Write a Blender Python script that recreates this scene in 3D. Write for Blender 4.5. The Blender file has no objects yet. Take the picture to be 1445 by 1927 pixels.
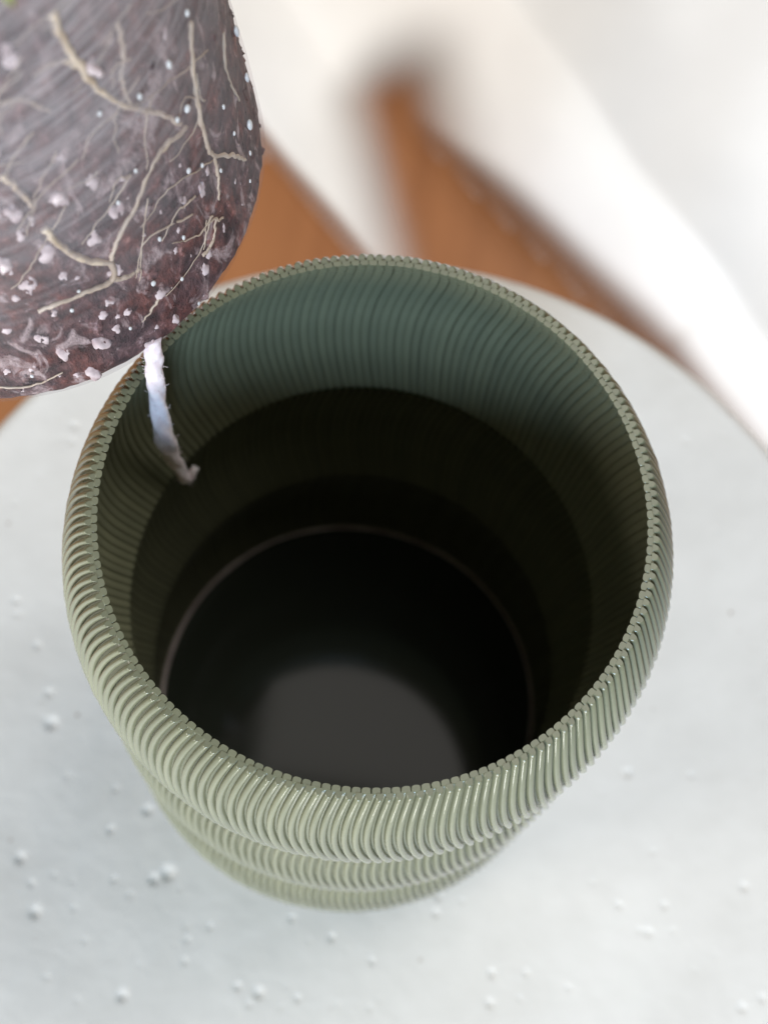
import bpy, bmesh, math, random
import numpy as np
from mathutils import Vector, Matrix, noise

# ------------------------------------------------------------------ scene, camera, light
K = 0.045                      # metres: inner radius of the ribbed pot's rim; layout numbers are in multiples of it
ZR = 14.6 * K                  # height of the pot's rim above the floor
scene = bpy.context.scene
col = scene.collection
random.seed(7)
rng = np.random.default_rng(7)

def W(x, y, h):                # layout units (h = depth below the rim) -> metres
    return Vector((x * K, y * K, ZR - h * K))

# camera: looks down on the pot, 26 cm from its rim
F_PX, DIST, ELEV, ROLL, OX, OY = 3000.0, 5.816, 1.246, 0.155, 0.034, 0.008
cam_pos = np.array([0.0, -DIST * math.cos(ELEV), DIST * math.sin(ELEV)])
fw = np.array([OX, OY, 0.0]) - cam_pos; fw /= np.linalg.norm(fw)
rt = np.cross(fw, [0, 0, 1.0]); rt /= np.linalg.norm(rt); up = np.cross(rt, fw)
R2 = math.cos(ROLL) * rt + math.sin(ROLL) * up
U2 = -math.sin(ROLL) * rt + math.cos(ROLL) * up
cd = bpy.data.cameras.new("camera")
cam = bpy.data.objects.new("camera", cd); col.objects.link(cam); scene.camera = cam
cam.matrix_world = Matrix(((R2[0], U2[0], -fw[0], 0), (R2[1], U2[1], -fw[1], 0), (R2[2], U2[2], -fw[2], 0), (0, 0, 0, 1)))
cam.location = W(cam_pos[0], cam_pos[1], -cam_pos[2])
cd.sensor_fit = 'HORIZONTAL'; cd.sensor_width = 36.0; cd.lens = F_PX / 1445.0 * 36.0
cd.clip_start = 0.01; cd.clip_end = 50
cd.dof.use_dof = True; cd.dof.focus_distance = 5.62 * K
cd.dof.aperture_fstop = cd.lens / 3.4

def ray(px, py):               # direction of a photo pixel
    return fw + R2 * (px - 722.5) / F_PX + U2 * (963.5 - py) / F_PX
def back(px, py, h):           # photo pixel -> point at depth h below the rim
    d = ray(px, py); t = (-h - cam_pos[2]) / d[2]
    return cam_pos + d * t

world = bpy.data.worlds.new("World"); scene.world = world; world.use_nodes = True
bg = world.node_tree.nodes["Background"]
bg.inputs[0].default_value = (1.0, 0.95, 0.90, 1); bg.inputs[1].default_value = 0.07

def area(name, loc, target, sx, sy, power, color):
    l = bpy.data.lights.new(name, 'AREA'); l.shape = 'RECTANGLE'; l.size = sx; l.size_y = sy
    l.energy = power; l.color = color
    o = bpy.data.objects.new(name, l); col.objects.link(o); o.location = loc
    o.rotation_euler = (Vector(target) - Vector(loc)).to_track_quat('-Z', 'Y').to_euler()
    return o
area("overhead_fill", (0.37, 0.50, 2.0), (0.37, 0.50, 0.5), 0.94, 0.58, 4.4, (1.0, 0.955, 0.90))  # added overhead lamp, sized so the base plate mirrors a straight-edged pale patch
area("overhead_fill_edge", (0.46, 0.06, 2.0), (0.46, 0.06, 0.5), 0.82, 0.28, 1.9, (1.0, 0.955, 0.90))  # second added lamp, offset to give that mirrored patch a notch
area("back_window_light", (0.80, 0.80, 1.62), (0, 0, 0.5), 1.2, 0.9, 12, (1.0, 0.97, 0.93))
area("front_window_light", (0.10, -1.5, 1.36), (0, 0, 0.62), 0.45, 0.45, 27, (0.52, 0.74, 1.0))
area("low_window_light", (-0.10, -1.6, 0.84), (0, 0, 0.60), 0.9, 0.34, 21, (1.0, 0.935, 0.85))
area("side_window_light", (-1.30, -0.60, 0.95), (0, 0, 0.58), 0.5, 0.6, 13, (1.0, 0.94, 0.86))
area("rib_highlight_fill", (-0.10, -0.85, 0.36), (0, -0.05, 0.60), 0.14, 0.40, 2.9, (1.0, 0.98, 0.94))  # added low lamp, no window here: lays highlight lines along the ribs
def spot(name, loc, target, power, color, cone, soft):
    l = bpy.data.lights.new(name, 'SPOT'); l.energy = power; l.color = color; l.spot_size = math.radians(cone); l.spot_blend = 1.0; l.shadow_soft_size = soft
    o = bpy.data.objects.new(name, l); col.objects.link(o); o.location = loc
    o.rotation_euler = (Vector(target) - Vector(loc)).to_track_quat('-Z', 'Y').to_euler()
spot("warm_sunbeam", (-0.75, 0.60, 1.55), (-0.09, 0.54, 0.0), 30, (1.0, 0.85, 0.66), 34, 0.2)
spot("cloth_fill_spot", (1.10, 0.62, 1.05), (0.06, 0.50, 0.02), 9, (0.92, 0.96, 1.0), 36, 0.12)  # added spot, whitens the cloth and shades the notch's right side

vs = scene.view_settings
vs.view_transform = 'Standard'; vs.look = 'None'; vs.exposure = -0.08; vs.gamma = 1.0; vs.use_curve_mapping = False
scene.cycles.use_denoising = True
scene.cycles.max_bounces = 10; scene.cycles.transparent_max_bounces = 16
scene.cycles.caustics_reflective = False; scene.cycles.caustics_refractive = False
scene.cycles.sample_clamp_indirect = 4.0

# ------------------------------------------------------------------ helpers
def mat(name):
    m = bpy.data.materials.new(name); m.use_nodes = True
    nt = m.node_tree
    return m, nt, nt.nodes["Principled BSDF"], nt.nodes["Material Output"]
def node(nt, kind, **kw):
    n = nt.nodes.new(kind)
    for k, v in kw.items():
        if k in n.inputs: n.inputs[k].default_value = v
        else: setattr(n, k, v)
    return n
def ramp(nt, stops):
    r = nt.nodes.new("ShaderNodeValToRGB"); e = r.color_ramp.elements
    while len(e) < len(stops): e.new(0.5)
    for el, (p, c) in zip(e, stops):
        el.position = p; el.color = c if len(c) == 4 else (*c, 1)
    return r
def link(nt, a, b): nt.links.new(a, b)

def mesh_obj(name, verts, faces, m=None, parent=None, smooth=True):
    me = bpy.data.meshes.new(name)
    me.from_pydata([tuple(v) for v in verts], [], [tuple(f) for f in faces])
    me.update()
    if smooth: me.polygons.foreach_set("use_smooth", [True] * len(me.polygons))
    if m: me.materials.append(m)
    o = bpy.data.objects.new(name, me); col.objects.link(o)
    if parent: o.parent = parent
    return o
def np_mesh(name, V, Fq, m=None, parent=None, smooth=True):
    me = bpy.data.meshes.new(name)
    n, k = Fq.shape
    me.vertices.add(len(V)); me.vertices.foreach_set("co", np.asarray(V, np.float32).ravel())
    me.loops.add(n * k); me.loops.foreach_set("vertex_index", Fq.astype(np.int32).ravel())
    me.polygons.add(n); me.polygons.foreach_set("loop_start", np.arange(0, n * k, k, dtype=np.int32))
    me.polygons.foreach_set("use_smooth", np.full(n, smooth))
    me.update(calc_edges=True); me.validate()
    if m: me.materials.append(m)
    o = bpy.data.objects.new(name, me); col.objects.link(o)
    if parent: o.parent = parent
    return o
def empty(name, loc, label=None, cat=None):
    o = bpy.data.objects.new(name, None); col.objects.link(o); o.location = loc; o.empty_display_size = 0.01
    if label: o["label"] = label; o["category"] = cat
    return o
def tag(o, label, cat, group=None):
    o["label"] = label; o["category"] = cat
    if group: o["group"] = group
    return o
def grid_faces(nu, nv, wrap_u=False):
    iu = np.arange(nu if wrap_u else nu - 1); iv = np.arange(nv - 1)
    a, b = np.meshgrid(iu, iv, indexing='ij'); a = a.ravel(); b = b.ravel(); a2 = (a + 1) % nu
    return np.stack([a * nv + b, a2 * nv + b, a2 * nv + b + 1, a * nv + b + 1], 1)
def tube(points, radii, seg=8, cap=True, jitter=0.0):
    pts = [Vector(p) for p in points]; V = []; Fc = []
    n = len(pts); ref = None
    for i, p in enumerate(pts):
        t = (pts[min(i + 1, n - 1)] - pts[max(i - 1, 0)]).normalized()
        if ref is None: ref = t.orthogonal().normalized()
        ref = (ref - t * ref.dot(t)).normalized(); b = t.cross(ref)
        for k in range(seg):
            a = 2 * math.pi * k / seg
            r = radii[i] * (1 + jitter * random.uniform(-1, 1))
            V.append(p + (ref * math.cos(a) + b * math.sin(a)) * r)
    for i in range(n - 1):
        for k in range(seg):
            k2 = (k + 1) % seg
            Fc.append((i * seg + k, i * seg + k2, (i + 1) * seg + k2, (i + 1) * seg + k))
    if cap:
        Fc.append(tuple(range(seg - 1, -1, -1))); Fc.append(tuple((n - 1) * seg + k for k in range(seg)))
    return V, Fc
def smooth_path(pts, n):       # Catmull-Rom through the points
    P = np.array(pts, float); P = np.vstack([2 * P[0] - P[1], P, 2 * P[-1] - P[-2]])
    out = []
    m = len(P) - 3
    for i in range(n):
        s = i / (n - 1) * m; k = min(int(s), m - 1); t = s - k
        p0, p1, p2, p3 = P[k:k + 4]
        out.append(0.5 * (2 * p1 + (p2 - p0) * t + (2 * p0 - 5 * p1 + 4 * p2 - p3) * t * t + (3 * p1 - p0 - 3 * p2 + p3) * t ** 3))
    return np.array(out)

# ------------------------------------------------------------------ materials
def plastic(name, base, rough):
    m, nt, p, out = mat(name)
    tc = node(nt, "ShaderNodeTexCoord")
    n1 = node(nt, "ShaderNodeTexNoise", Scale=60.0, Detail=4.0)
    oi = node(nt, "ShaderNodeObjectInfo")
    link(nt, tc.outputs["Object"], n1.inputs["Vector"])
    r = ramp(nt, [(0.3, tuple(c * 0.9 for c in base)), (0.7, tuple(c * 1.08 for c in base))])
    link(nt, n1.outputs[0], r.inputs[0])
    mx = node(nt, "ShaderNodeMix", data_type='RGBA', blend_type='MULTIPLY'); mx.inputs[0].default_value = 1.0
    rr = ramp(nt, [(0.0, (0.92, 0.92, 0.92)), (1.0, (1.06, 1.05, 1.03))])
    link(nt, oi.outputs["Random"], rr.inputs[0])
    link(nt, r.outputs[0], mx.inputs[6]); link(nt, rr.outputs[0], mx.inputs[7])
    link(nt, mx.outputs[2], p.inputs["Base Color"])
    n2 = node(nt, "ShaderNodeTexNoise", Scale=900.0, Detail=2.0)
    link(nt, tc.outputs["Object"], n2.inputs["Vector"])
    mr = node(nt, "ShaderNodeMapRange"); mr.inputs[3].default_value = rough * 0.8; mr.inputs[4].default_value = rough * 1.25
    link(nt, n2.outputs[0], mr.inputs[0]); link(nt, mr.outputs[0], p.inputs["Roughness"])
    bp = node(nt, "ShaderNodeBump", Strength=0.12, Distance=0.0002)
    link(nt, n2.outputs[0], bp.inputs["Height"]); link(nt, bp.outputs[0], p.inputs["Normal"])
    p.inputs["IOR"].default_value = 1.5
    return m
M_POT = plastic("sage_plastic", (0.193, 0.198, 0.127), 0.17)
M_CORE = plastic("sage_plastic_core", (0.176, 0.181, 0.117), 0.40)

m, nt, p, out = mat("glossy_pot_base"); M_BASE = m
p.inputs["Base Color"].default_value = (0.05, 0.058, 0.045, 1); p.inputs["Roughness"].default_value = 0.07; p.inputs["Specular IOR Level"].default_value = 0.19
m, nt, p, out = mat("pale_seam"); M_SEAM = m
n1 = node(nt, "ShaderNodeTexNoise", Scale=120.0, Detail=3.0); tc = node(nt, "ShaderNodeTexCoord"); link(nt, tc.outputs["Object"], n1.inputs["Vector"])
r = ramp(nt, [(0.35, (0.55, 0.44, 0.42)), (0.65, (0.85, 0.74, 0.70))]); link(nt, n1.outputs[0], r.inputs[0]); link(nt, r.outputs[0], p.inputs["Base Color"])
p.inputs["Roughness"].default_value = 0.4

# plaster of the round stand
m, nt, p, out = mat("white_plaster"); M_PLASTER = m
tc = node(nt, "ShaderNodeTexCoord")
n1 = node(nt, "ShaderNodeTexNoise", Scale=38.0, Detail=6.0, Roughness=0.6); link(nt, tc.outputs["Object"], n1.inputs["Vector"])
r = ramp(nt, [(0.3, (0.70, 0.675, 0.63)), (0.7, (0.78, 0.755, 0.71))]); link(nt, n1.outputs[0], r.inputs[0])
n3 = node(nt, "ShaderNodeTexVoronoi", Scale=130.0, feature='F1'); link(nt, tc.outputs["Object"], n3.inputs["Vector"])
r3 = ramp(nt, [(0.0, (0.42, 0.36, 0.31)), (0.05, (0.55, 0.48, 0.43)), (0.09, (1, 1, 1))]); link(nt, n3.outputs["Distance"], r3.inputs[0])
n4 = node(nt, "ShaderNodeTexNoise", Scale=55.0); link(nt, tc.outputs["Object"], n4.inputs["Vector"])
r4 = ramp(nt, [(0.53, (0, 0, 0)), (0.62, (1, 1, 1))]); link(nt, n4.outputs[0], r4.inputs[0])
mx = node(nt, "ShaderNodeMix", data_type='RGBA', blend_type='MULTIPLY'); link(nt, r4.outputs[0], mx.inputs[0])
link(nt, r.outputs[0], mx.inputs[6]); link(nt, r3.outputs[0], mx.inputs[7]); link(nt, mx.outputs[2], p.inputs["Base Color"])
p.inputs["Roughness"].default_value = 0.6
n2 = node(nt, "ShaderNodeTexNoise", Scale=260.0, Detail=5.0); link(nt, tc.outputs["Object"], n2.inputs["Vector"])
bp = node(nt, "ShaderNodeBump", Strength=0.22, Distance=0.0006); link(nt, n2.outputs[0], bp.inputs["Height"]); link(nt, bp.outputs[0], p.inputs["Normal"])

def wall_mat(name, c, scale=3.0):
    m, nt, p, out = mat(name)
    tc = node(nt, "ShaderNodeTexCoord"); n1 = node(nt, "ShaderNodeTexNoise", Scale=scale, Detail=4.0)
    link(nt, tc.outputs["Object"], n1.inputs["Vector"])
    r = ramp(nt, [(0.3, tuple(x * 0.95 for x in c)), (0.7, c)]); link(nt, n1.outputs[0], r.inputs[0])
    link(nt, r.outputs[0], p.inputs["Base Color"]); p.inputs["Roughness"].default_value = 0.75
    return m
M_CLOTH = wall_mat("white_cloth", (0.84, 0.83, 0.82), 20.0)
nt = M_CLOTH.node_tree; at = node(nt, "ShaderNodeAttribute", attribute_name="edge_fade")        # alpha fades the cloth's edges to soften them
ss = node(nt, "ShaderNodeMapRange", interpolation_type='SMOOTHSTEP'); link(nt, at.outputs["Fac"], ss.inputs[0])
link(nt, ss.outputs[0], nt.nodes["Principled BSDF"].inputs["Alpha"])

M_BOUNCE = wall_mat("unseen_bounce_floor", (0.66, 0.65, 0.62), 6.0)
m, nt, p, out = mat("orange_floor"); M_FLOOR = m
tc = node(nt, "ShaderNodeTexCoord"); mp = node(nt, "ShaderNodeMapping"); mp.inputs["Scale"].default_value = (14, 2, 1); mp.inputs["Rotation"].default_value = (0, 0, 0.7)
n1 = node(nt, "ShaderNodeTexNoise", Scale=3.0, Detail=6.0); link(nt, tc.outputs["Object"], mp.inputs[0]); link(nt, mp.outputs[0], n1.inputs["Vector"])
r = ramp(nt, [(0.3, (0.25, 0.092, 0.028)), (0.7, (0.32, 0.125, 0.042))]); link(nt, n1.outputs[0], r.inputs[0]); link(nt, r.outputs[0], p.inputs["Base Color"])
p.inputs["Roughness"].default_value = 0.45

# ------------------------------------------------------------------ setting: floor and the cloth behind
def structure(o): o["kind"] = "structure"; return o
structure(mesh_obj("floor", [(-4, 0, 0), (4, 0, 0), (4, 4, 0), (-4, 4, 0)], [(0, 1, 2, 3)], M_FLOOR, smooth=False))
structure(mesh_obj("unseen_bounce_floor", [(-4, -4, 0), (4, -4, 0), (4, 0, 0), (-4, 0, 0)], [(0, 1, 2, 3)], M_BOUNCE, smooth=False))  # invented, out of view: pale so the ribs mirror white instead of orange
HF = 14.6
# thick white cloth spread over the floor behind the stand, open in a narrow notch where the floor shows
e1, e2 = back(505, 290, HF)[:2], back(670, 480, HF)[:2]
dl = (e2 - e1) / np.linalg.norm(e2 - e1)
nl, tip, nr1, nr2 = back(850, 620, HF)[:2], back(745, 215, HF)[:2], back(1225, 682, HF)[:2], back(1445, 965, HF)[:2]
dr3 = (nr2 - nr1) / np.linalg.norm(nr2 - nr1)
poly = [e1 - dl * 12, e2 + dl * 1.2, nl, tip, nr1, nr2, nr2 + dr3 * 6, np.array([16.0, 24.0]), np.array([-16.0, 26.0])]
soft = [0.16, 0.5, 2.0, 1.0, 0.8, 0.8, 1, 1, 1]               # width of the rounded edge on each side
gx = np.arange(-14, 14, 0.085); gy = np.arange(3.5, 23, 0.085)
GX, GY = np.meshgrid(gx, gy, indexing='ij')
inside = np.zeros(GX.shape, bool); rise = np.ones(GX.shape)
for k in range(len(poly)):
    a, b = poly[k], poly[(k + 1) % len(poly)]
    c_ = ((a[1] > GY) != (b[1] > GY)) & (GX < (b[0] - a[0]) * (GY - a[1]) / (b[1] - a[1] + 1e-12) + a[0]); inside ^= c_
    ab = b - a; t = np.clip(((GX - a[0]) * ab[0] + (GY - a[1]) * ab[1]) / (ab @ ab), 0, 1)
    d = np.hypot(GX - a[0] - t * ab[0], GY - a[1] - t * ab[1]) / soft[k]
    if k == 2: fade = np.minimum(fade, np.clip(d * soft[k] / 1.3, 0, 1))
    if k in (0, 3, 4): fade = np.minimum(fade if k else 1.0, np.clip(d * soft[k] / (0.2 if k == 0 else 0.3), 0, 1))
    rise = np.minimum(rise, np.sqrt(1 - (1 - np.clip(d, 0, 1)) ** 2))
side = np.clip(((GX - tip[0]) * dr3[1] - (GY - tip[1]) * dr3[0]) * -0.5 + 0.2, 0, 1)
hgt = 0.40 + 1.15 * side + 0.20 * np.sin(GX * 1.15 + 0.5 * GY + 1.0) + 0.05 * np.sin(2.6 * GX - 0.9 * GY)
Zc = np.where(inside, rise * hgt, 0.0)
V = np.stack([GX * K, GY * K, Zc * K + 0.003], -1).reshape(-1, 3)
Fq = grid_faces(len(gx), len(gy)); keep = inside.ravel()[Fq].any(1)
Fq = Fq[keep]; used = np.unique(Fq); remap = np.full(len(V), -1); remap[used] = np.arange(len(used))
cl = np_mesh("floor_cloth", V[used], remap[Fq], M_CLOTH)
at_ = cl.data.attributes.new("edge_fade", 'FLOAT', 'POINT'); at_.data.foreach_set("value", fade.ravel()[used].astype(np.float32))
tag(cl, "thick white cloth spread over the orange floor behind the round stand", "cloth")

# ------------------------------------------------------------------ round stand
stand = empty("round_stand", (0.210 * K, 0.014 * K, 0), "round white plaster stand with small raised specks under the green pot", "stand")
TR = 2.93 * K; TT = 11.0 * K
lx, ly = stand.location.x, stand.location.y
nr, na = 270, 1500
rad = np.concatenate([np.linspace(0.0006, TR - 0.0035, nr)])
ang = np.linspace(0, 2 * np.pi, na, endpoint=False)
pits = []
for px, py, s in [(315, 1645, 15), (290, 1655, 11), (66, 1718, 12), (97, 1362, 14), (92, 1305, 9), (38, 1615, 11), (278, 1525, 10), (208, 1562, 8), (215, 1655, 6),
                  (230, 1875, 11), (487, 1870, 11), (447, 1858, 8), (1180, 1455, 10), (1300, 1460, 7), (1220, 1755, 9), (1400, 1670, 9), (1250, 1705, 8),
                  (925, 1833, 9), (990, 1832, 7), (922, 1890, 9), (1435, 1880, 9), (1397, 1898, 9), (1228, 1604, 6), (1165, 1705, 7), (624, 1765, 8), (700, 1810, 7),
                  (140, 800, 9), (135, 830, 8), (30, 1130, 7), (70, 1215, 8), (1290, 830, 7), (1345, 1000, 6), (560, 1880, 7), (1070, 1860, 6), (820, 1720, 8), (395, 1745, 6)]:
    q = back(px, py, 3.6); pits.append((q[0] * K, q[1] * K, s / 3000 * 7.6 * K, 0.55))
for _ in range(420):
    a = random.uniform(0, 2 * math.pi); r0 = TR * math.sqrt(random.random()) * 0.98
    pits.append((lx + r0 * math.cos(a), ly + r0 * math.sin(a), random.choice([.35, .4, .5, .6, .8]) * 0.001, random.uniform(.2, .5)))
X = lx + rad[None, :] * np.cos(ang)[:, None]; Y = ly + rad[None, :] * np.sin(ang)[:, None]
Zt = np.zeros_like(X)
for f_, a_ in ((17, 3e-5), (41, 2e-5), (97, 1e-5)):
    for _ in range(9):
        th = rng.uniform(0, 6.28); ph = rng.uniform(0, 6.28)
        Zt += a_ * np.sin(f_ * 2 * np.pi * (X * np.cos(th) + Y * np.sin(th)) / 1.0 + ph) * 0.5
for cx, cy, r0, dp in pits:
    ii = int(round((math.hypot(cx - lx, cy - ly)) / rad[-1] * (nr - 1)))
    k = max(3, int(r0 * 3 / (rad[-1] / nr)) + 2); i0, i1 = max(0, ii - k), min(nr, ii + k)
    sub = np.s_[:, i0:i1]
    d2 = (X[sub] - cx) ** 2 + (Y[sub] - cy) ** 2
    Zt[sub] -= 0.55 * dp * r0 * np.exp(-(d2 / (r0 * r0)) ** 1.3)
# rounded edge and side
er, ez = [], []
for k in range(1, 9):
    t = k / 8 * math.pi / 2; er.append(TR - 0.0035 + 0.0035 * math.sin(t)); ez.append(-0.0035 + 0.0035 * math.cos(t))
for d in (0.008, 0.02, 0.034): er.append(TR); ez.append(-d)
for k in range(1, 7):
    t = k / 6 * math.pi / 2; er.append(TR - 0.004 + 0.004 * math.cos(t)); ez.append(-0.034 - 0.004 * math.sin(t))
for rr_ in (0.09, 0.05, 0.001): er.append(rr_); ez.append(-0.038)
er = np.array(er); ez = np.array(ez)
XX = np.concatenate([X - lx, er[None] * np.cos(ang)[:, None]], 1); YY = np.concatenate([Y - ly, er[None] * np.sin(ang)[:, None]], 1)
ZZ = np.concatenate([Zt, np.broadcast_to(ez, (na, len(ez)))], 1) + TT
V = np.stack([XX, YY, ZZ], -1).reshape(-1, 3)
Fq = grid_faces(na, nr + len(er), True)
np_mesh("table_top", V, Fq, M_PLASTER, stand)
# plain column and foot below the slab
prof = [(0.0, 0.0), (0.095, 0.0), (0.098, 0.004), (0.098, 0.018), (0.094, 0.022), (0.03, 0.026), (0.026, 0.032), (0.026, TT - 0.0385)]
V = []; sg = 48
for r_, z_ in prof:
    for k in range(sg): V.append((max(r_, 1e-4) * math.cos(2 * math.pi * k / sg), max(r_, 1e-4) * math.sin(2 * math.pi * k / sg), z_))
Fc = [(i * sg + k, i * sg + (k + 1) % sg, (i + 1) * sg + (k + 1) % sg, (i + 1) * sg + k) for i in range(len(prof) - 1) for k in range(sg)]
mesh_obj("column", V, Fc, M_PLASTER, stand, smooth=False)

# ------------------------------------------------------------------ ribbed pot
N = 184; L = 1.2; HT = 3.6; BULGE = 0.147; PITCH = 2 * math.pi / N; TW = 0.98
def sfun(h):
    u = (h / L) % 1.0
    if h >= HT - 1e-6: u = 1.0
    return math.sin(math.pi * u ** 0.88)
def twist(h):
    u = (h / L) % 1.0
    return -TW * PITCH * math.sin(2 * math.pi * u ** 0.86)
pot = empty("ribbed_pot", W(0, 0, HT) + Vector((0, 0, 0.0004)), "sage green pot of three bulging tiers with fine vertical ribs on the stand", "pot")
hs = [0.0, 0.004, 0.009]
hs += [0.02 + (HT - 0.03) * i / 75 for i in range(76)]
hs = sorted(set(hs + [L - .02, L, L + .02, 2 * L - .02, 2 * L, 2 * L + .02, HT - 0.004]))
def rib_mesh(name, prof, r0):
    """prof: closed list of (angle in pitches, radial offset) as seen from above."""
    ca = sum(a for a, _ in prof) / len(prof); cr = sum(b for _, b in prof) / len(prof)
    V = []; n = len(prof)
    for i, h in enumerate(hs):
        s = sfun(h); tw = twist(h); k = 1.0
        if i == 0: k = 0.84
        elif i == 1: k = 0.95
        for a, b in prof:
            th = (ca + (a - ca) * k) * PITCH + tw
            rr = r0 + BULGE * s + cr + (b - cr) * k
            V.append((rr * math.cos(th) * K, rr * math.sin(th) * K, (HT - h) * K))
    Fc = []
    for i in range(len(hs) - 1):
        for k in range(n):
            k2 = (k + 1) % n
            Fc.append((i * n + k, (i + 1) * n + k, (i + 1) * n + k2, i * n + k2))
    Fc.append(tuple(range(n)))
    me = bpy.data.meshes.new(name); me.from_pydata(V, [], Fc); me.update()
    sm = [True] * len(me.polygons); sm[-1] = False
    me.polygons.foreach_set("use_smooth", sm)
    me.materials.append(M_POT)
    return me
half = 0.40
outer = [(half * math.sin(t), 0.0235 * max(0.0, math.cos(t)) ** 1.0) for t in np.linspace(-math.pi / 2, math.pi / 2, 13)] + [(half * 0.96, -0.005), (-half * 0.96, -0.005)]
inner = [(0.497, 0.012), (0.497, 0.0), (0.485, -0.0065), (0.40, -0.0100), (0.22, -0.0120), (0, -0.0125), (-0.22, -0.0120), (-0.40, -0.0100), (-0.485, -0.0065), (-0.497, 0.0), (-0.497, 0.012)]
me_o = rib_mesh("rib", outer, 1.0245); me_i = rib_mesh("inner_rib", inner[::-1], 1.0125)
for i in range(N):
    o = bpy.data.objects.new("rib", me_o); col.objects.link(o); o.parent = pot; o.rotation_euler = (0, 0, (i + 0.35 + random.gauss(0, 0.03)) * PITCH); o.scale = (1 + random.gauss(0, 0.0007),) * 2 + (1 + random.uniform(-0.0006, 0.0002),)
for i in range(N):
    o = bpy.data.objects.new("inner_rib", me_i); col.objects.link(o); o.parent = pot; o.rotation_euler = (0, 0, (i + random.gauss(0, 0.015)) * PITCH); o.scale = (1, 1, 1 + random.uniform(-0.0006, 0.0002))
# thin continuous wall between the two rows of ribs
hc = [0.006] + hs[3:]
sg = 368; V = []
for off in (0.020, 0.0255):
    for h in hc:
        r_ = 1.0 + off + BULGE * sfun(h)
        for k in range(sg):
            a = 2 * math.pi * k / sg; V.append((r_ * math.cos(a) * K, r_ * math.sin(a) * K, (HT - h) * K))
n = len(hc); Fc = []
for j in range(2):
    for i in range(n - 1):
        for k in range(sg):
            q = [(j * n + i) * sg + k, (j * n + i) * sg + (k + 1) % sg, (j * n + i + 1) * sg + (k + 1) % sg, (j * n + i + 1) * sg + k]
            Fc.append(q if j == 0 else q[::-1])
for k in range(sg):
    Fc.append((k, n * sg + k, n * sg + (k + 1) % sg, (k + 1) % sg))
mesh_obj("wall", V, Fc, M_CORE, pot)
# closed base plate with a slightly irregular pale seam where it meets the wall
V = []; sg = 96
HB = 3.44
for r_, h in ((0.001, HB), (0.5, HB), (1.06, HB), (1.06, HT), (0.001, HT)):
    for k in range(sg): V.append((r_ * math.cos(2 * math.pi * k / sg) * K, r_ * math.sin(2 * math.pi * k / sg) * K, (HT - h) * K))
Fc = [(i * sg + k, (i + 1) * sg + k, (i + 1) * sg + (k + 1) % sg, i * sg + (k + 1) % sg) for i in range(4) for k in range(sg)]
mesh_obj("base", V, Fc, M_BASE, pot, smooth=False)
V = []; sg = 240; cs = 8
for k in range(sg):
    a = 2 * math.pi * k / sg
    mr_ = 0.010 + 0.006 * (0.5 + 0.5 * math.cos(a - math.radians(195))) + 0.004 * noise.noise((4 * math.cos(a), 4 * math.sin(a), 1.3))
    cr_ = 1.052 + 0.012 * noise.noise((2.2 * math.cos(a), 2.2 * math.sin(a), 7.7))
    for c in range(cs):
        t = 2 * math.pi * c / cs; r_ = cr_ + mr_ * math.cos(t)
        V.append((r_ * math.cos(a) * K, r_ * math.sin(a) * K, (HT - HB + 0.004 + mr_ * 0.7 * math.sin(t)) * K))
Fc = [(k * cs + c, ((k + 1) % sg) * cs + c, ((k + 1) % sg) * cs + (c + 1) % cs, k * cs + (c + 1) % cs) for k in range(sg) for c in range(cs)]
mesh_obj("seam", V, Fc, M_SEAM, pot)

# ------------------------------------------------------------------ clear inner pot with root ball, held above
CB = np.array([-1.524, 1.110, 0.10]); TILT = math.radians(7.5); CR = 0.962; CH = 2.35
ax = np.array([-math.sin(TILT), 0, math.cos(TILT)]); ex = np.array([math.cos(TILT), 0, math.sin(TILT)]); ey = np.array([0, 1.0, 0])
CUPM = Matrix(((ex[0], ey[0], ax[0], 0), (ex[1], ey[1], ax[1], 0), (ex[2], ey[2], ax[2], 0), (0, 0, 0, 1)))
CUPM = Matrix.Translation(W(CB[0], CB[1], -CB[2])) @ CUPM
def cup_hit(px, py, rad_):      # photo pixel -> point on the clear pot's side, in its own frame (layout units)
    d = ray(px, py); o = cam_pos - CB
    D = np.array([d @ ex, d @ ey, d @ ax]); O = np.array([o @ ex, o @ ey, o @ ax])
    a = D[0] ** 2 + D[1] ** 2; b = 2 * (O[0] * D[0] + O[1] * D[1]); c = O[0] ** 2 + O[1] ** 2 - rad_ ** 2
    disc = b * b - 4 * a * c
    if disc < 0: return None
    t = (-b - math.sqrt(disc)) / (2 * a); q = O + D * t
    return q
def cup_thing(name, label, cat):
    o = bpy.data.objects.new(name, None); col.objects.link(o); o.empty_display_size = 0.01
    o.matrix_world = CUPM; o["label"] = label; o["category"] = cat
    return o
clear_pot = cup_thing("clear_pot", "clear plastic inner pot beaded with water, lifted above the green pot", "pot")
root_ball = cup_thing("root_ball", "dark moist soil with tan roots and white grains inside the clear pot", "soil")

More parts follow.
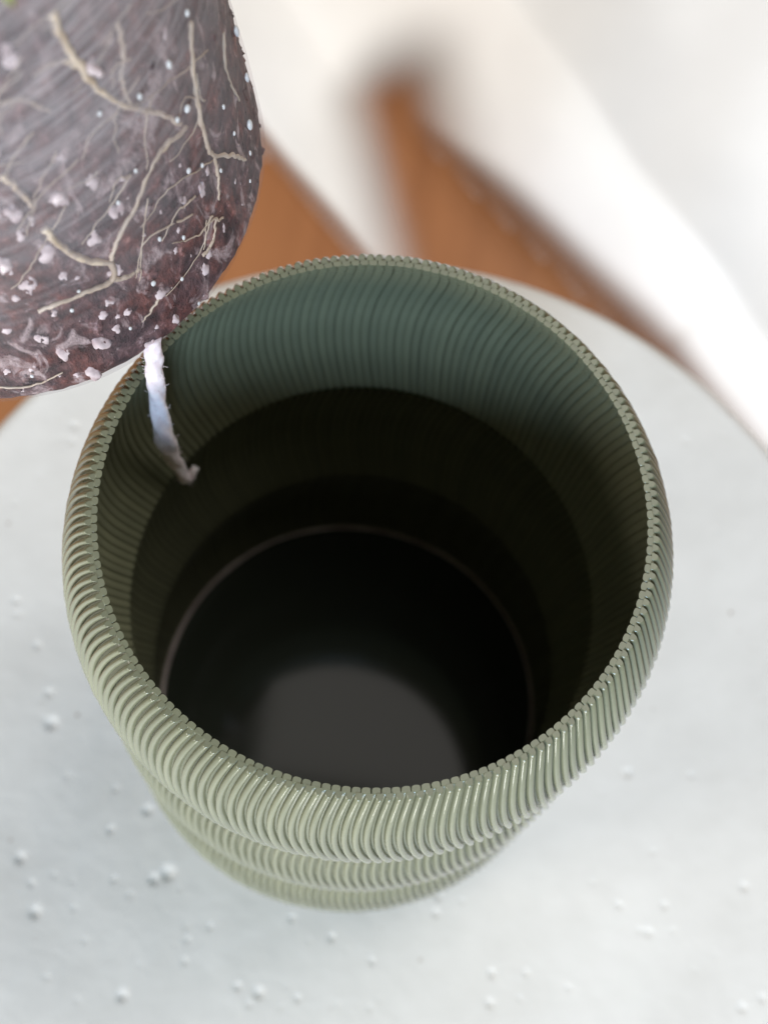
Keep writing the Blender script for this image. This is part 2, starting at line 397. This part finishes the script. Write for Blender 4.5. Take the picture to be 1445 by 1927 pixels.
# clear wall: outer and inner skin with a rounded foot
m, nt, p, out = mat("misted_clear_plastic"); M_CLEAR = m
nt.nodes.remove(p)
uv = node(nt, "ShaderNodeUVMap"); uv.uv_map = "UVMap"
mp = node(nt, "ShaderNodeMapping"); mp.inputs["Rotation"].default_value = (0, 0, math.radians(-52)); mp.inputs["Scale"].default_value = (3.0, 26.0, 1)
link(nt, uv.outputs[0], mp.inputs[0])
st = node(nt, "ShaderNodeTexNoise", Scale=1.0, Detail=5.0, Distortion=0.6); link(nt, mp.outputs[0], st.inputs["Vector"])
sr = ramp(nt, [(0.40, (0, 0, 0)), (0.72, (1, 1, 1))]); link(nt, st.outputs[0], sr.inputs[0])
bl = node(nt, "ShaderNodeTexNoise", Scale=2.4, Detail=3.0); link(nt, uv.outputs[0], bl.inputs["Vector"])
sx = node(nt, "ShaderNodeSeparateXYZ"); link(nt, uv.outputs[0], sx.inputs[0])
hr = node(nt, "ShaderNodeMapRange"); hr.inputs[1].default_value = 0.35; hr.inputs[2].default_value = 1.5; hr.inputs[3].default_value = 0.04; hr.inputs[4].default_value = 0.55
link(nt, sx.outputs[1], hr.inputs[0])
m1 = node(nt, "ShaderNodeMath", operation='MULTIPLY'); link(nt, sr.outputs[0], m1.inputs[0]); link(nt, hr.outputs[0], m1.inputs[1])
m2 = node(nt, "ShaderNodeMath", operation='MULTIPLY_ADD'); link(nt, bl.outputs[0], m2.inputs[0]); link(nt, hr.outputs[0], m2.inputs[1]); m2.inputs[2].default_value = 0.0
bl.inputs["Scale"].default_value = 3.6; bl.inputs["Detail"].default_value = 6.0; bl.inputs["Roughness"].default_value = 0.7
m3 = node(nt, "ShaderNodeMath", operation='MULTIPLY_ADD', use_clamp=True); link(nt, m1.outputs[0], m3.inputs[0]); m3.inputs[1].default_value = 0.55; link(nt, m2.outputs[0], m3.inputs[2])
tr = node(nt, "ShaderNodeBsdfTransparent"); tr.inputs[0].default_value = (0.97, 0.96, 0.97, 1)
gl = node(nt, "ShaderNodeBsdfGlossy"); gl.inputs["Roughness"].default_value = 0.08
df = node(nt, "ShaderNodeBsdfDiffuse"); df.inputs[0].default_value = (0.56, 0.50, 0.50, 1)
fr = node(nt, "ShaderNodeFresnel", IOR=1.12)
x1 = node(nt, "ShaderNodeMixShader"); link(nt, m3.outputs[0], x1.inputs[0]); link(nt, tr.outputs[0], x1.inputs[1]); link(nt, df.outputs[0], x1.inputs[2])
x2 = node(nt, "ShaderNodeMixShader"); x2.inputs[0].default_value = 0.035; link(nt, x1.outputs[0], x2.inputs[1]); link(nt, gl.outputs[0], x2.inputs[2])
link(nt, x2.outputs[0], out.inputs[0])

sg = 120; prof = []
FR = 0.07
prof.append((0.001, 0.0)); prof.append((0.5, 0.0)); prof.append((CR - FR, 0.0))
for k in range(1, 8):
    t = k / 7 * math.pi / 2; prof.append((CR - FR + FR * math.sin(t), FR - FR * math.cos(t)))
for k in range(1, 31): prof.append((CR, FR + (CH - FR) * k / 30))
prof.append((CR + 0.03, CH + 0.005)); prof.append((CR + 0.03, CH + 0.05)); prof.append((CR - 0.02, CH + 0.05))
V = []; UVs = []
for r_, z_ in prof:
    for k in range(sg):
        a = 2 * math.pi * k / sg
        wob = 1 + 0.007 * noise.noise((2.2 * math.cos(a), 2.2 * math.sin(a), 1.8 * z_)) + 0.003 * noise.noise((7 * math.cos(a), 7 * math.sin(a), 5 * z_))
        V.append((r_ * wob * math.cos(a) * K, r_ * wob * math.sin(a) * K, z_ * K)); UVs.append((a * CR, z_ + (0 if r_ > .9 else r_ - 1)))
Fc = [(i * sg + k, i * sg + (k + 1) % sg, (i + 1) * sg + (k + 1) % sg, (i + 1) * sg + k) for i in range(len(prof) - 1) for k in range(sg)]
wo = mesh_obj("wall", V, Fc, M_CLEAR, clear_pot)
uvl = wo.data.uv_layers.new(name="UVMap")
for pl in wo.data.polygons:
    us = [UVs[wo.data.loops[li].vertex_index] for li in pl.loop_indices]
    mxu = max(u for u, _ in us)
    for li, (u, v_) in zip(pl.loop_indices, us):
        if mxu - u > 1: u += 2 * math.pi * CR
        uvl.data[li].uv = (u, v_)
wo["label"] = "misted clear plastic side wall"

# soil body
m, nt, p, out = mat("dark_soil"); M_SOIL = m
tc = node(nt, "ShaderNodeTexCoord"); mps = node(nt, "ShaderNodeMapping"); mps.inputs["Scale"].default_value = (1, 1, 0.55); link(nt, tc.outputs["Object"], mps.inputs[0])
n1 = node(nt, "ShaderNodeTexNoise", Scale=420.0, Detail=8.0, Roughness=0.7); link(nt, mps.outputs[0], n1.inputs["Vector"])
r = ramp(nt, [(0.34, (0.018, 0.010, 0.012)), (0.48, (0.080, 0.044, 0.046)), (0.60, (0.17, 0.095, 0.09)), (0.72, (0.48, 0.38, 0.38))]); link(nt, n1.outputs[0], r.inputs[0])
n2 = node(nt, "ShaderNodeTexNoise", Scale=170.0, Detail=4.0); link(nt, mps.outputs[0], n2.inputs["Vector"])
r2 = ramp(nt, [(0.42, (1.0, 0.95, 1.0)), (0.60, (1.25, 0.74, 0.62))]); link(nt, n2.outputs[0], r2.inputs[0])
mx = node(nt, "ShaderNodeMix", data_type='RGBA', blend_type='MULTIPLY'); mx.inputs[0].default_value = 1; link(nt, r.outputs[0], mx.inputs[6]); link(nt, r2.outputs[0], mx.inputs[7])
n5 = node(nt, "ShaderNodeTexNoise", Scale=230.0, Detail=5.0, Roughness=0.6, Distortion=0.8); mp5 = node(nt, "ShaderNodeMapping"); mp5.inputs["Location"].default_value = (3, 1, 2); mp5.inputs["Scale"].default_value = (1, 1, 0.5)
link(nt, tc.outputs["Object"], mp5.inputs[0]); link(nt, mp5.outputs[0], n5.inputs["Vector"])
r5 = ramp(nt, [(0.56, (0, 0, 0)), (0.66, (1, 1, 1))]); link(nt, n5.outputs[0], r5.inputs[0])
mx2 = node(nt, "ShaderNodeMix", data_type='RGBA'); link(nt, r5.outputs[0], mx2.inputs[0]); link(nt, mx.outputs[2], mx2.inputs[6]); mx2.inputs[7].default_value = (0.50, 0.38, 0.37, 1)
link(nt, mx2.outputs[2], p.inputs["Base Color"]); p.inputs["Roughness"].default_value = 0.55
bp = node(nt, "ShaderNodeBump", Strength=1.0, Distance=0.0015); link(nt, n1.outputs[0], bp.inputs["Height"]); link(nt, bp.outputs[0], p.inputs["Normal"])
SR = 0.955
na_, nz_ = 220, 110
V = []
zs = np.linspace(0.004, CH - 0.2, nz_)
for i in range(na_):
    a = 2 * math.pi * i / na_
    for z_ in zs:
        rr = SR if z_ > 0.07 else SR - 0.07 + 0.07 * math.sqrt(max(0, 1 - ((0.07 - z_) / 0.065) ** 2))
        q = (math.cos(a) * 9, math.sin(a) * 9, z_ * 9)
        rr += 0.006 * noise.noise(q) + 0.006 * noise.noise((q[0] * 3, q[1] * 3, q[2] * 3)) - 0.005
        V.append((rr * math.cos(a) * K, rr * math.sin(a) * K, z_ * K))
Fq = [tuple(f) for f in grid_faces(na_, nz_, True)]
Fq.append(tuple(i * nz_ for i in range(na_ - 1, -1, -1))); Fq.append(tuple(i * nz_ + nz_ - 1 for i in range(na_)))
mesh_obj("soil", V, Fq, M_SOIL, root_ball)

ICO = bmesh.new(); bmesh.ops.create_icosphere(ICO, subdivisions=1, radius=1.0)
IV = np.array([v.co[:] for v in ICO.verts]); IF = np.array([[v.index for v in f.verts] for f in ICO.faces]); ICO.free()
ICO = bmesh.new(); bmesh.ops.create_icosphere(ICO, subdivisions=2, radius=1.0)
IV2 = np.array([v.co[:] for v in ICO.verts]); IF2 = np.array([[v.index for v in f.verts] for f in ICO.faces]); ICO.free()
ICO = bmesh.new(); bmesh.ops.create_icosphere(ICO, subdivisions=3, radius=1.0)
IV3 = np.array([v.co[:] for v in ICO.verts]); IF3 = np.array([[v.index for v in f.verts] for f in ICO.faces]); ICO.free()
AV, AF = [], []
for k in range(2600):
    a = random.uniform(-2.9, 0.9); z_ = random.uniform(0.05, CH - 0.3); s = random.choice([0.006, 0.009, 0.012, 0.016])
    c = np.array([math.cos(a), math.sin(a), 0]) * (SR - 0.014) + np.array([0, 0, z_])
    sc = np.array([random.uniform(.6, 1.3) for _ in range(3)]) * s
    AV.append((IV * sc * (1 + 0.25 * rng.standard_normal((len(IV), 1))) + c) * K); AF.append(IF + k * len(IV))
cr = np_mesh("soil_crumbs", np.vstack(AV), np.vstack(AF), M_SOIL, root_ball); cr["kind"] = "stuff"

m, nt, p, out = mat("root"); M_ROOT = m
tc = node(nt, "ShaderNodeTexCoord"); n1 = node(nt, "ShaderNodeTexNoise", Scale=200.0, Detail=4.0); link(nt, tc.outputs["Object"], n1.inputs["Vector"])
r = ramp(nt, [(0.3, (0.36, 0.27, 0.19)), (0.7, (0.62, 0.51, 0.40))]); link(nt, n1.outputs[0], r.inputs[0]); link(nt, r.outputs[0], p.inputs["Base Color"]); p.inputs["Roughness"].default_value = 0.5
m, nt, p, out = mat("perlite"); M_PERL = m
tc = node(nt, "ShaderNodeTexCoord"); n1 = node(nt, "ShaderNodeTexNoise", Scale=350.0, Detail=4.0); link(nt, tc.outputs["Object"], n1.inputs["Vector"])
r = ramp(nt, [(0.3, (0.36, 0.25, 0.25)), (0.6, (0.68, 0.57, 0.56))]); link(nt, n1.outputs[0], r.inputs[0]); link(nt, r.outputs[0], p.inputs["Base Color"]); p.inputs["Roughness"].default_value = 0.6

def root(pix, w0, w1, rr=0.9515):
    q = [cup_hit(x, y, rr) for x, y in pix]; q = [v for v in q if v is not None and v[2] > 0.03]
    if len(q) < 2: return
    n = 10 * len(q); P = smooth_path(q, n)
    P += 0.010 * np.array([[noise.noise((i * .35, j * 9.1 + w0 * 100, pix[0][0])) for j in range(3)] for i in range(n)])
    nrm = np.hypot(P[:, 0], P[:, 1]); P[:, :2] *= (rr / nrm)[:, None]
    V, Fc = tube(P * K, [(w0 + (w1 - w0) * i / n) * (0.8 + 0.5 * abs(noise.noise((i * .2, 3.1, w0 * 77)))) * K for i in range(n)], 6)
    mesh_obj("root", V, Fc, M_ROOT, root_ball)
ROOTS = [([(95, 20), (120, 75), (150, 125), (185, 168), (240, 200), (290, 210), (340, 232)], .014, .007),
         ([(222, 40), (232, 100), (228, 150), (245, 195)], .007, .006),
         ([(358, 40), (360, 120), (372, 200), (388, 268), (402, 290), (440, 292), (462, 300)], .010, .006),
         ([(402, 290), (410, 330), (412, 375)], .006, .004),
         ([(350, 240), (310, 275), (280, 320), (255, 385), (225, 440), (205, 490)], .009, .008),
         ([(80, 430), (105, 455), (150, 485), (205, 497), (210, 525), (170, 545), (120, 565), (70, 585)], .013, .008),
         ([(210, 525), (240, 520), (262, 505)], .009, .007),
         ([(0, 330), (30, 350), (60, 385)], .012, .007),
         ([(0, 195), (40, 185), (75, 200), (95, 210)], .008, .004),
         ([(0, 728), (60, 725), (120, 700)], .005, .003),
         ([(150, 125), (110, 115), (60, 140)], .007, .004),
         ([(380, 480), (400, 450), (405, 410)], .009, .005),
         ([(420, 60), (425, 130), (450, 190)], .006, .004),
         ([(300, 560), (280, 590), (262, 610)], .005, .003)]
for pts_, w0, w1 in ROOTS: root(pts_, w0 * 1.2, w1 * 1.2)
for k in range(34):            # fine hair roots, slanting as they wrap round the ball
    x = random.uniform(-40, 430); y = random.uniform(-40, 420); ln = random.uniform(60, 190); a = math.radians(random.gauss(122, 24))
    root([(x, y), (x + .5 * ln * math.cos(a) + random.gauss(0, 14), y + .5 * ln * math.sin(a) + random.gauss(0, 10)), (x + ln * math.cos(a), y + ln * math.sin(a))], random.uniform(.0025, .005), .002, 0.954)

PERL = [(173, 130, 26), (21, 104, 22), (173, 338, 23), (111, 371, 27), (216, 401, 26), (176, 448, 20), (86, 477, 26), (54, 535, 24), (7, 499, 20), (7, 617, 20), (79, 635, 24),
        (126, 664, 26), (191, 646, 28), (219, 617, 15), (284, 646, 20), (169, 700, 30), (145, 705, 18), (302, 549, 22), (392, 475, 22), (385, 505, 16), (425, 506, 16), (378, 585, 18), (223, 506, 14),
        (460, 440, 18), (468, 400, 14), (30, 560, 16), (250, 690, 14), (330, 600, 12), (60, 690, 15), (20, 400, 22), (40, 440, 18), (310, 60, 12), (440, 340, 13), (205, 70, 12), (330, 470, 10),
        (270, 440, 12), (120, 520, 13), (150, 600, 12), (240, 585, 12), (100, 590, 12), (345, 380, 13), (300, 400, 11), (420, 430, 14), (400, 545, 12), (15, 700, 16), (210, 720, 13)]
for _ in range(70):
    PERL.append((random.uniform(-10, 470), random.uniform(250, 740), random.choice([6, 7, 8, 9, 11, 14])))
for px, py, s in PERL:
    q = cup_hit(px, py, 0.946)
    if q is None or q[2] < 0.05: continue
    r_ = s / 2 / 3000 * 10.0
    nz = lambda f_, v: noise.noise((v[0] * f_ + px, v[1] * f_ + py, v[2] * f_))
    Vp = IV3.copy(); Vp *= np.array([[1 + 0.55 * nz(1.2, v) + 0.22 * nz(3.0, v) + 0.10 * nz(6.5, v)] for v in IV3])
    Vp *= np.array([random.uniform(.8, 1.2), random.uniform(.8, 1.2), random.uniform(1.5, 2.4)]) * r_ * 0.72 * K
    rad_ = np.array([q[0], q[1], 0]); rad_ /= np.linalg.norm(rad_)
    dd = Vp @ rad_; Vp -= np.outer(dd * 0.4, rad_)
    o = np_mesh("perlite_grain", Vp, IF3, M_PERL, root_ball)
    q2 = q - rad_ * 0.15 * r_; o.location = Vector(q2 * K)

# water droplets clinging to the clear wall, milky white to carry painted glints
m, nt, p, out = mat("water"); M_WATER_GLINT = m
p.inputs["Base Color"].default_value = (1, 1, 1, 1); p.inputs["Roughness"].default_value = 0.02; p.inputs["IOR"].default_value = 1.33; p.inputs["Transmission Weight"].default_value = 0.45
DROPS = [(351, 23, 13), (317, 120, 13), (351, 203, 16), (333, 224, 11), (468, 234, 20), (262, 180, 11), (187, 212, 10), (354, 320, 12), (345, 446, 9), (342, 524, 9), (288, 532, 12), (463, 145, 18), (443, 58, 20),
         (300, 449, 9), (380, 310, 9), (415, 320, 8), (470, 287, 9), (390, 563, 10), (374, 570, 8), (245, 617, 8), (60, 707, 8), (135, 583, 9), (148, 547, 8), (470, 340, 8), (440, 250, 9), (420, 200, 9), (255, 320, 9),
         (222, 380, 9), (390, 120, 10), (400, 30, 9), (300, 300, 8), (270, 480, 8), (320, 355, 9), (430, 400, 8), (200, 560, 8), (110, 610, 8), (40, 640, 9), (365, 500, 7), (440, 470, 7), (340, 160, 8)]
for px, py, s in DROPS[:28]:
    q = cup_hit(px, py, CR)
    if q is None:
        q = cup_hit(px - 14, py, CR)
        if q is None: continue
    if q[2] < 0.06: continue
    r_ = s / 2 / 3000 * 4.9
    rad_ = np.array([q[0], q[1], 0]); rad_ /= np.linalg.norm(rad_); tz = np.array([0, 0, 1.0]); tt = np.cross(tz, rad_)
    Vp = (np.outer(IV2[:, 0], tt) + np.outer(IV2[:, 1], tz) * random.uniform(1.3, 2.0) + np.outer(IV2[:, 2], rad_) * 0.6) * r_ * K
    o = np_mesh("water_droplet", Vp, IF2, M_WATER_GLINT, clear_pot); o.location = Vector((q + rad_ * 0.25 * r_) * K)

# the plant that grows from the root ball: stem and leaves, only a leaf edge reaches the picture
plant = cup_thing("potted_plant", "yellow green leafy plant growing from the root ball", "plant")
m, nt, p, out = mat("leaf_green"); M_LEAF = m
tc = node(nt, "ShaderNodeTexCoord"); n1 = node(nt, "ShaderNodeTexNoise", Scale=80.0); link(nt, tc.outputs["Object"], n1.inputs["Vector"])
r = ramp(nt, [(0.3, (0.20, 0.24, 0.05)), (0.7, (0.36, 0.38, 0.10))]); link(nt, n1.outputs[0], r.inputs[0]); link(nt, r.outputs[0], p.inputs["Base Color"]); p.inputs["Roughness"].default_value = 0.45
V, Fc = tube(smooth_path([(0, 0, CH - .25), (.03, .02, CH + .2), (.0, .05, CH + .7)], 12) * K, [0.05 * K * (1 - .05 * i) for i in range(12)], 8)
mesh_obj("stem", V, Fc, M_LEAF, plant)
def leaf(a, ln, z0, droop, wid):
    V = []; Fc = []; n = 14
    for i in range(n):
        t = i / (n - 1); w = wid * math.sin(math.pi * min(1, t * .97 + .03)) ** .8
        x = ln * t; z = z0 + 0.25 * math.sin(t * 2.2) - droop * t * t
        for s_ in (-1, -.5, 0, .5, 1):
            lx_, ly_ = x, w * s_
            V.append(((lx_ * math.cos(a) - ly_ * math.sin(a)) * K, (lx_ * math.sin(a) + ly_ * math.cos(a)) * K, (z + 0.06 * abs(s_)) * K))
    for i in range(n - 1):
        for s_ in range(4): Fc.append((i * 5 + s_, i * 5 + s_ + 1, (i + 1) * 5 + s_ + 1, (i + 1) * 5 + s_))
    o = mesh_obj("leaf", V, Fc, M_LEAF, plant)
    md = o.modifiers.new("thickness", 'SOLIDIFY'); md.thickness = 0.0006
q = back(28, 16, -2.45) - CB; q = np.array([q @ ex, q @ ey, q @ ax])
leaf(math.atan2(q[1], q[0]), math.hypot(q[0], q[1]), q[2] - 0.25 * math.sin(2.2) + 0.1, 0.1, 0.16)
for a, ln, z0, dr_, wd in ( (math.radians(170), 1.1, CH + .2, .3, .26), (math.radians(95), 1.0, CH + .25, .3, .25), (math.radians(230), .9, CH + .35, .2, .22)):
    leaf(a, ln, z0, dr_, wd)

# ------------------------------------------------------------------ wick cord
m, nt, p, out = mat("cotton_wick"); M_WICK = m
tc = node(nt, "ShaderNodeTexCoord"); n1 = node(nt, "ShaderNodeTexNoise", Scale=500.0, Detail=5.0); link(nt, tc.outputs["Object"], n1.inputs["Vector"])
r = ramp(nt, [(0.3, (0.80, 0.66, 0.69)), (0.7, (0.93, 0.83, 0.85))]); link(nt, n1.outputs[0], r.inputs[0]); link(nt, r.outputs[0], p.inputs["Base Color"]); p.inputs["Roughness"].default_value = 0.9
p.inputs["Subsurface Weight"].default_value = 0.25; p.inputs["Subsurface Scale"].default_value = 0.002; p.inputs["Subsurface Radius"].default_value = (1, .8, .8)
bp = node(nt, "ShaderNodeBump", Strength=0.7, Distance=0.0005); link(nt, n1.outputs[0], bp.inputs["Height"]); link(nt, bp.outputs[0], p.inputs["Normal"])
wp = [back(px, py, h) for px, py, h in ((286, 640, -.26), (289, 670, -.15), (292, 705, .0), (296, 745, .2), (302, 790, .45), (313, 828, .66), (324, 856, .86), (337, 880, 1.0), (350, 900, 1.12), (361, 892, 1.12), (367, 880, 1.09))]
wr = [.036, .037, .037, .037, .040, .046, .037, .030, .029, .025, .020]
nW = 110
PW = smooth_path(wp, nW)
RW = np.interp(np.linspace(0, len(wr) - 1, nW), range(len(wr)), wr)
wick = empty("wick_cord", Vector(PW[0] * K) + Vector((0, 0, ZR)), "frayed white cotton wick hanging from the clear pot into the green pot", "wick")
P0 = PW[0]
V = []; sg = 20; ref = None
for i in range(nW):
    p_ = Vector((PW[i] - P0) * K); t = Vector(PW[min(i + 1, nW - 1)] - PW[max(i - 1, 0)]).normalized()
    if ref is None: ref = t.orthogonal().normalized()
    ref = (ref - t * ref.dot(t)).normalized(); b = t.cross(ref)
    for k in range(sg):
        a = 2 * math.pi * k / sg
        r_ = RW[i] * K * (0.74 + 0.30 * abs(math.sin(1.5 * a + i * 0.2)) + 0.15 * noise.noise((math.cos(a) * 1.5, math.sin(a) * 1.5, i * .17)) + 0.10 * noise.noise((math.cos(a) * 5, math.sin(a) * 5, i * .6)))
        V.append(p_ + (ref * math.cos(a) + b * math.sin(a) * 0.8) * r_)
Fc = [(i * sg + k, i * sg + (k + 1) % sg, (i + 1) * sg + (k + 1) % sg, (i + 1) * sg + k) for i in range(nW - 1) for k in range(sg)]
Fc += [tuple(range(sg - 1, -1, -1)), tuple((nW - 1) * sg + k for k in range(sg))]
mesh_obj("cord", V, Fc, M_WICK, wick)
AV = []; AF = []
for k in range(120):           # loose cotton fibres
    i = random.randrange(4, nW - 4); p_ = Vector((PW[i] - P0) * K); t = Vector(PW[i + 1] - PW[i - 1]).normalized()
    d = Vector((random.gauss(0, 1), random.gauss(0, 1), random.gauss(0, 1))); d = (d - t * d.dot(t)).normalized()
    s = p_ + d * RW[i] * K * 0.8; ln = random.uniform(.008, .022) * K
    bend = t * random.choice([-1, 1]) * random.uniform(.3, 1.2)
    pts_ = [s, s + (d + bend * .2) * ln * .5, s + (d + bend * .8) * ln]
    v, f = tube(pts_, [0.0011 * K] * 3, 3, cap=False); off = sum(len(x) for x in AV)
    AV.append(v); AF += [tuple(q + off for q in ff) for ff in f]
o = mesh_obj("loose_fibres", [q for v in AV for q in v], AF, M_WICK, wick); o["kind"] = "stuff"
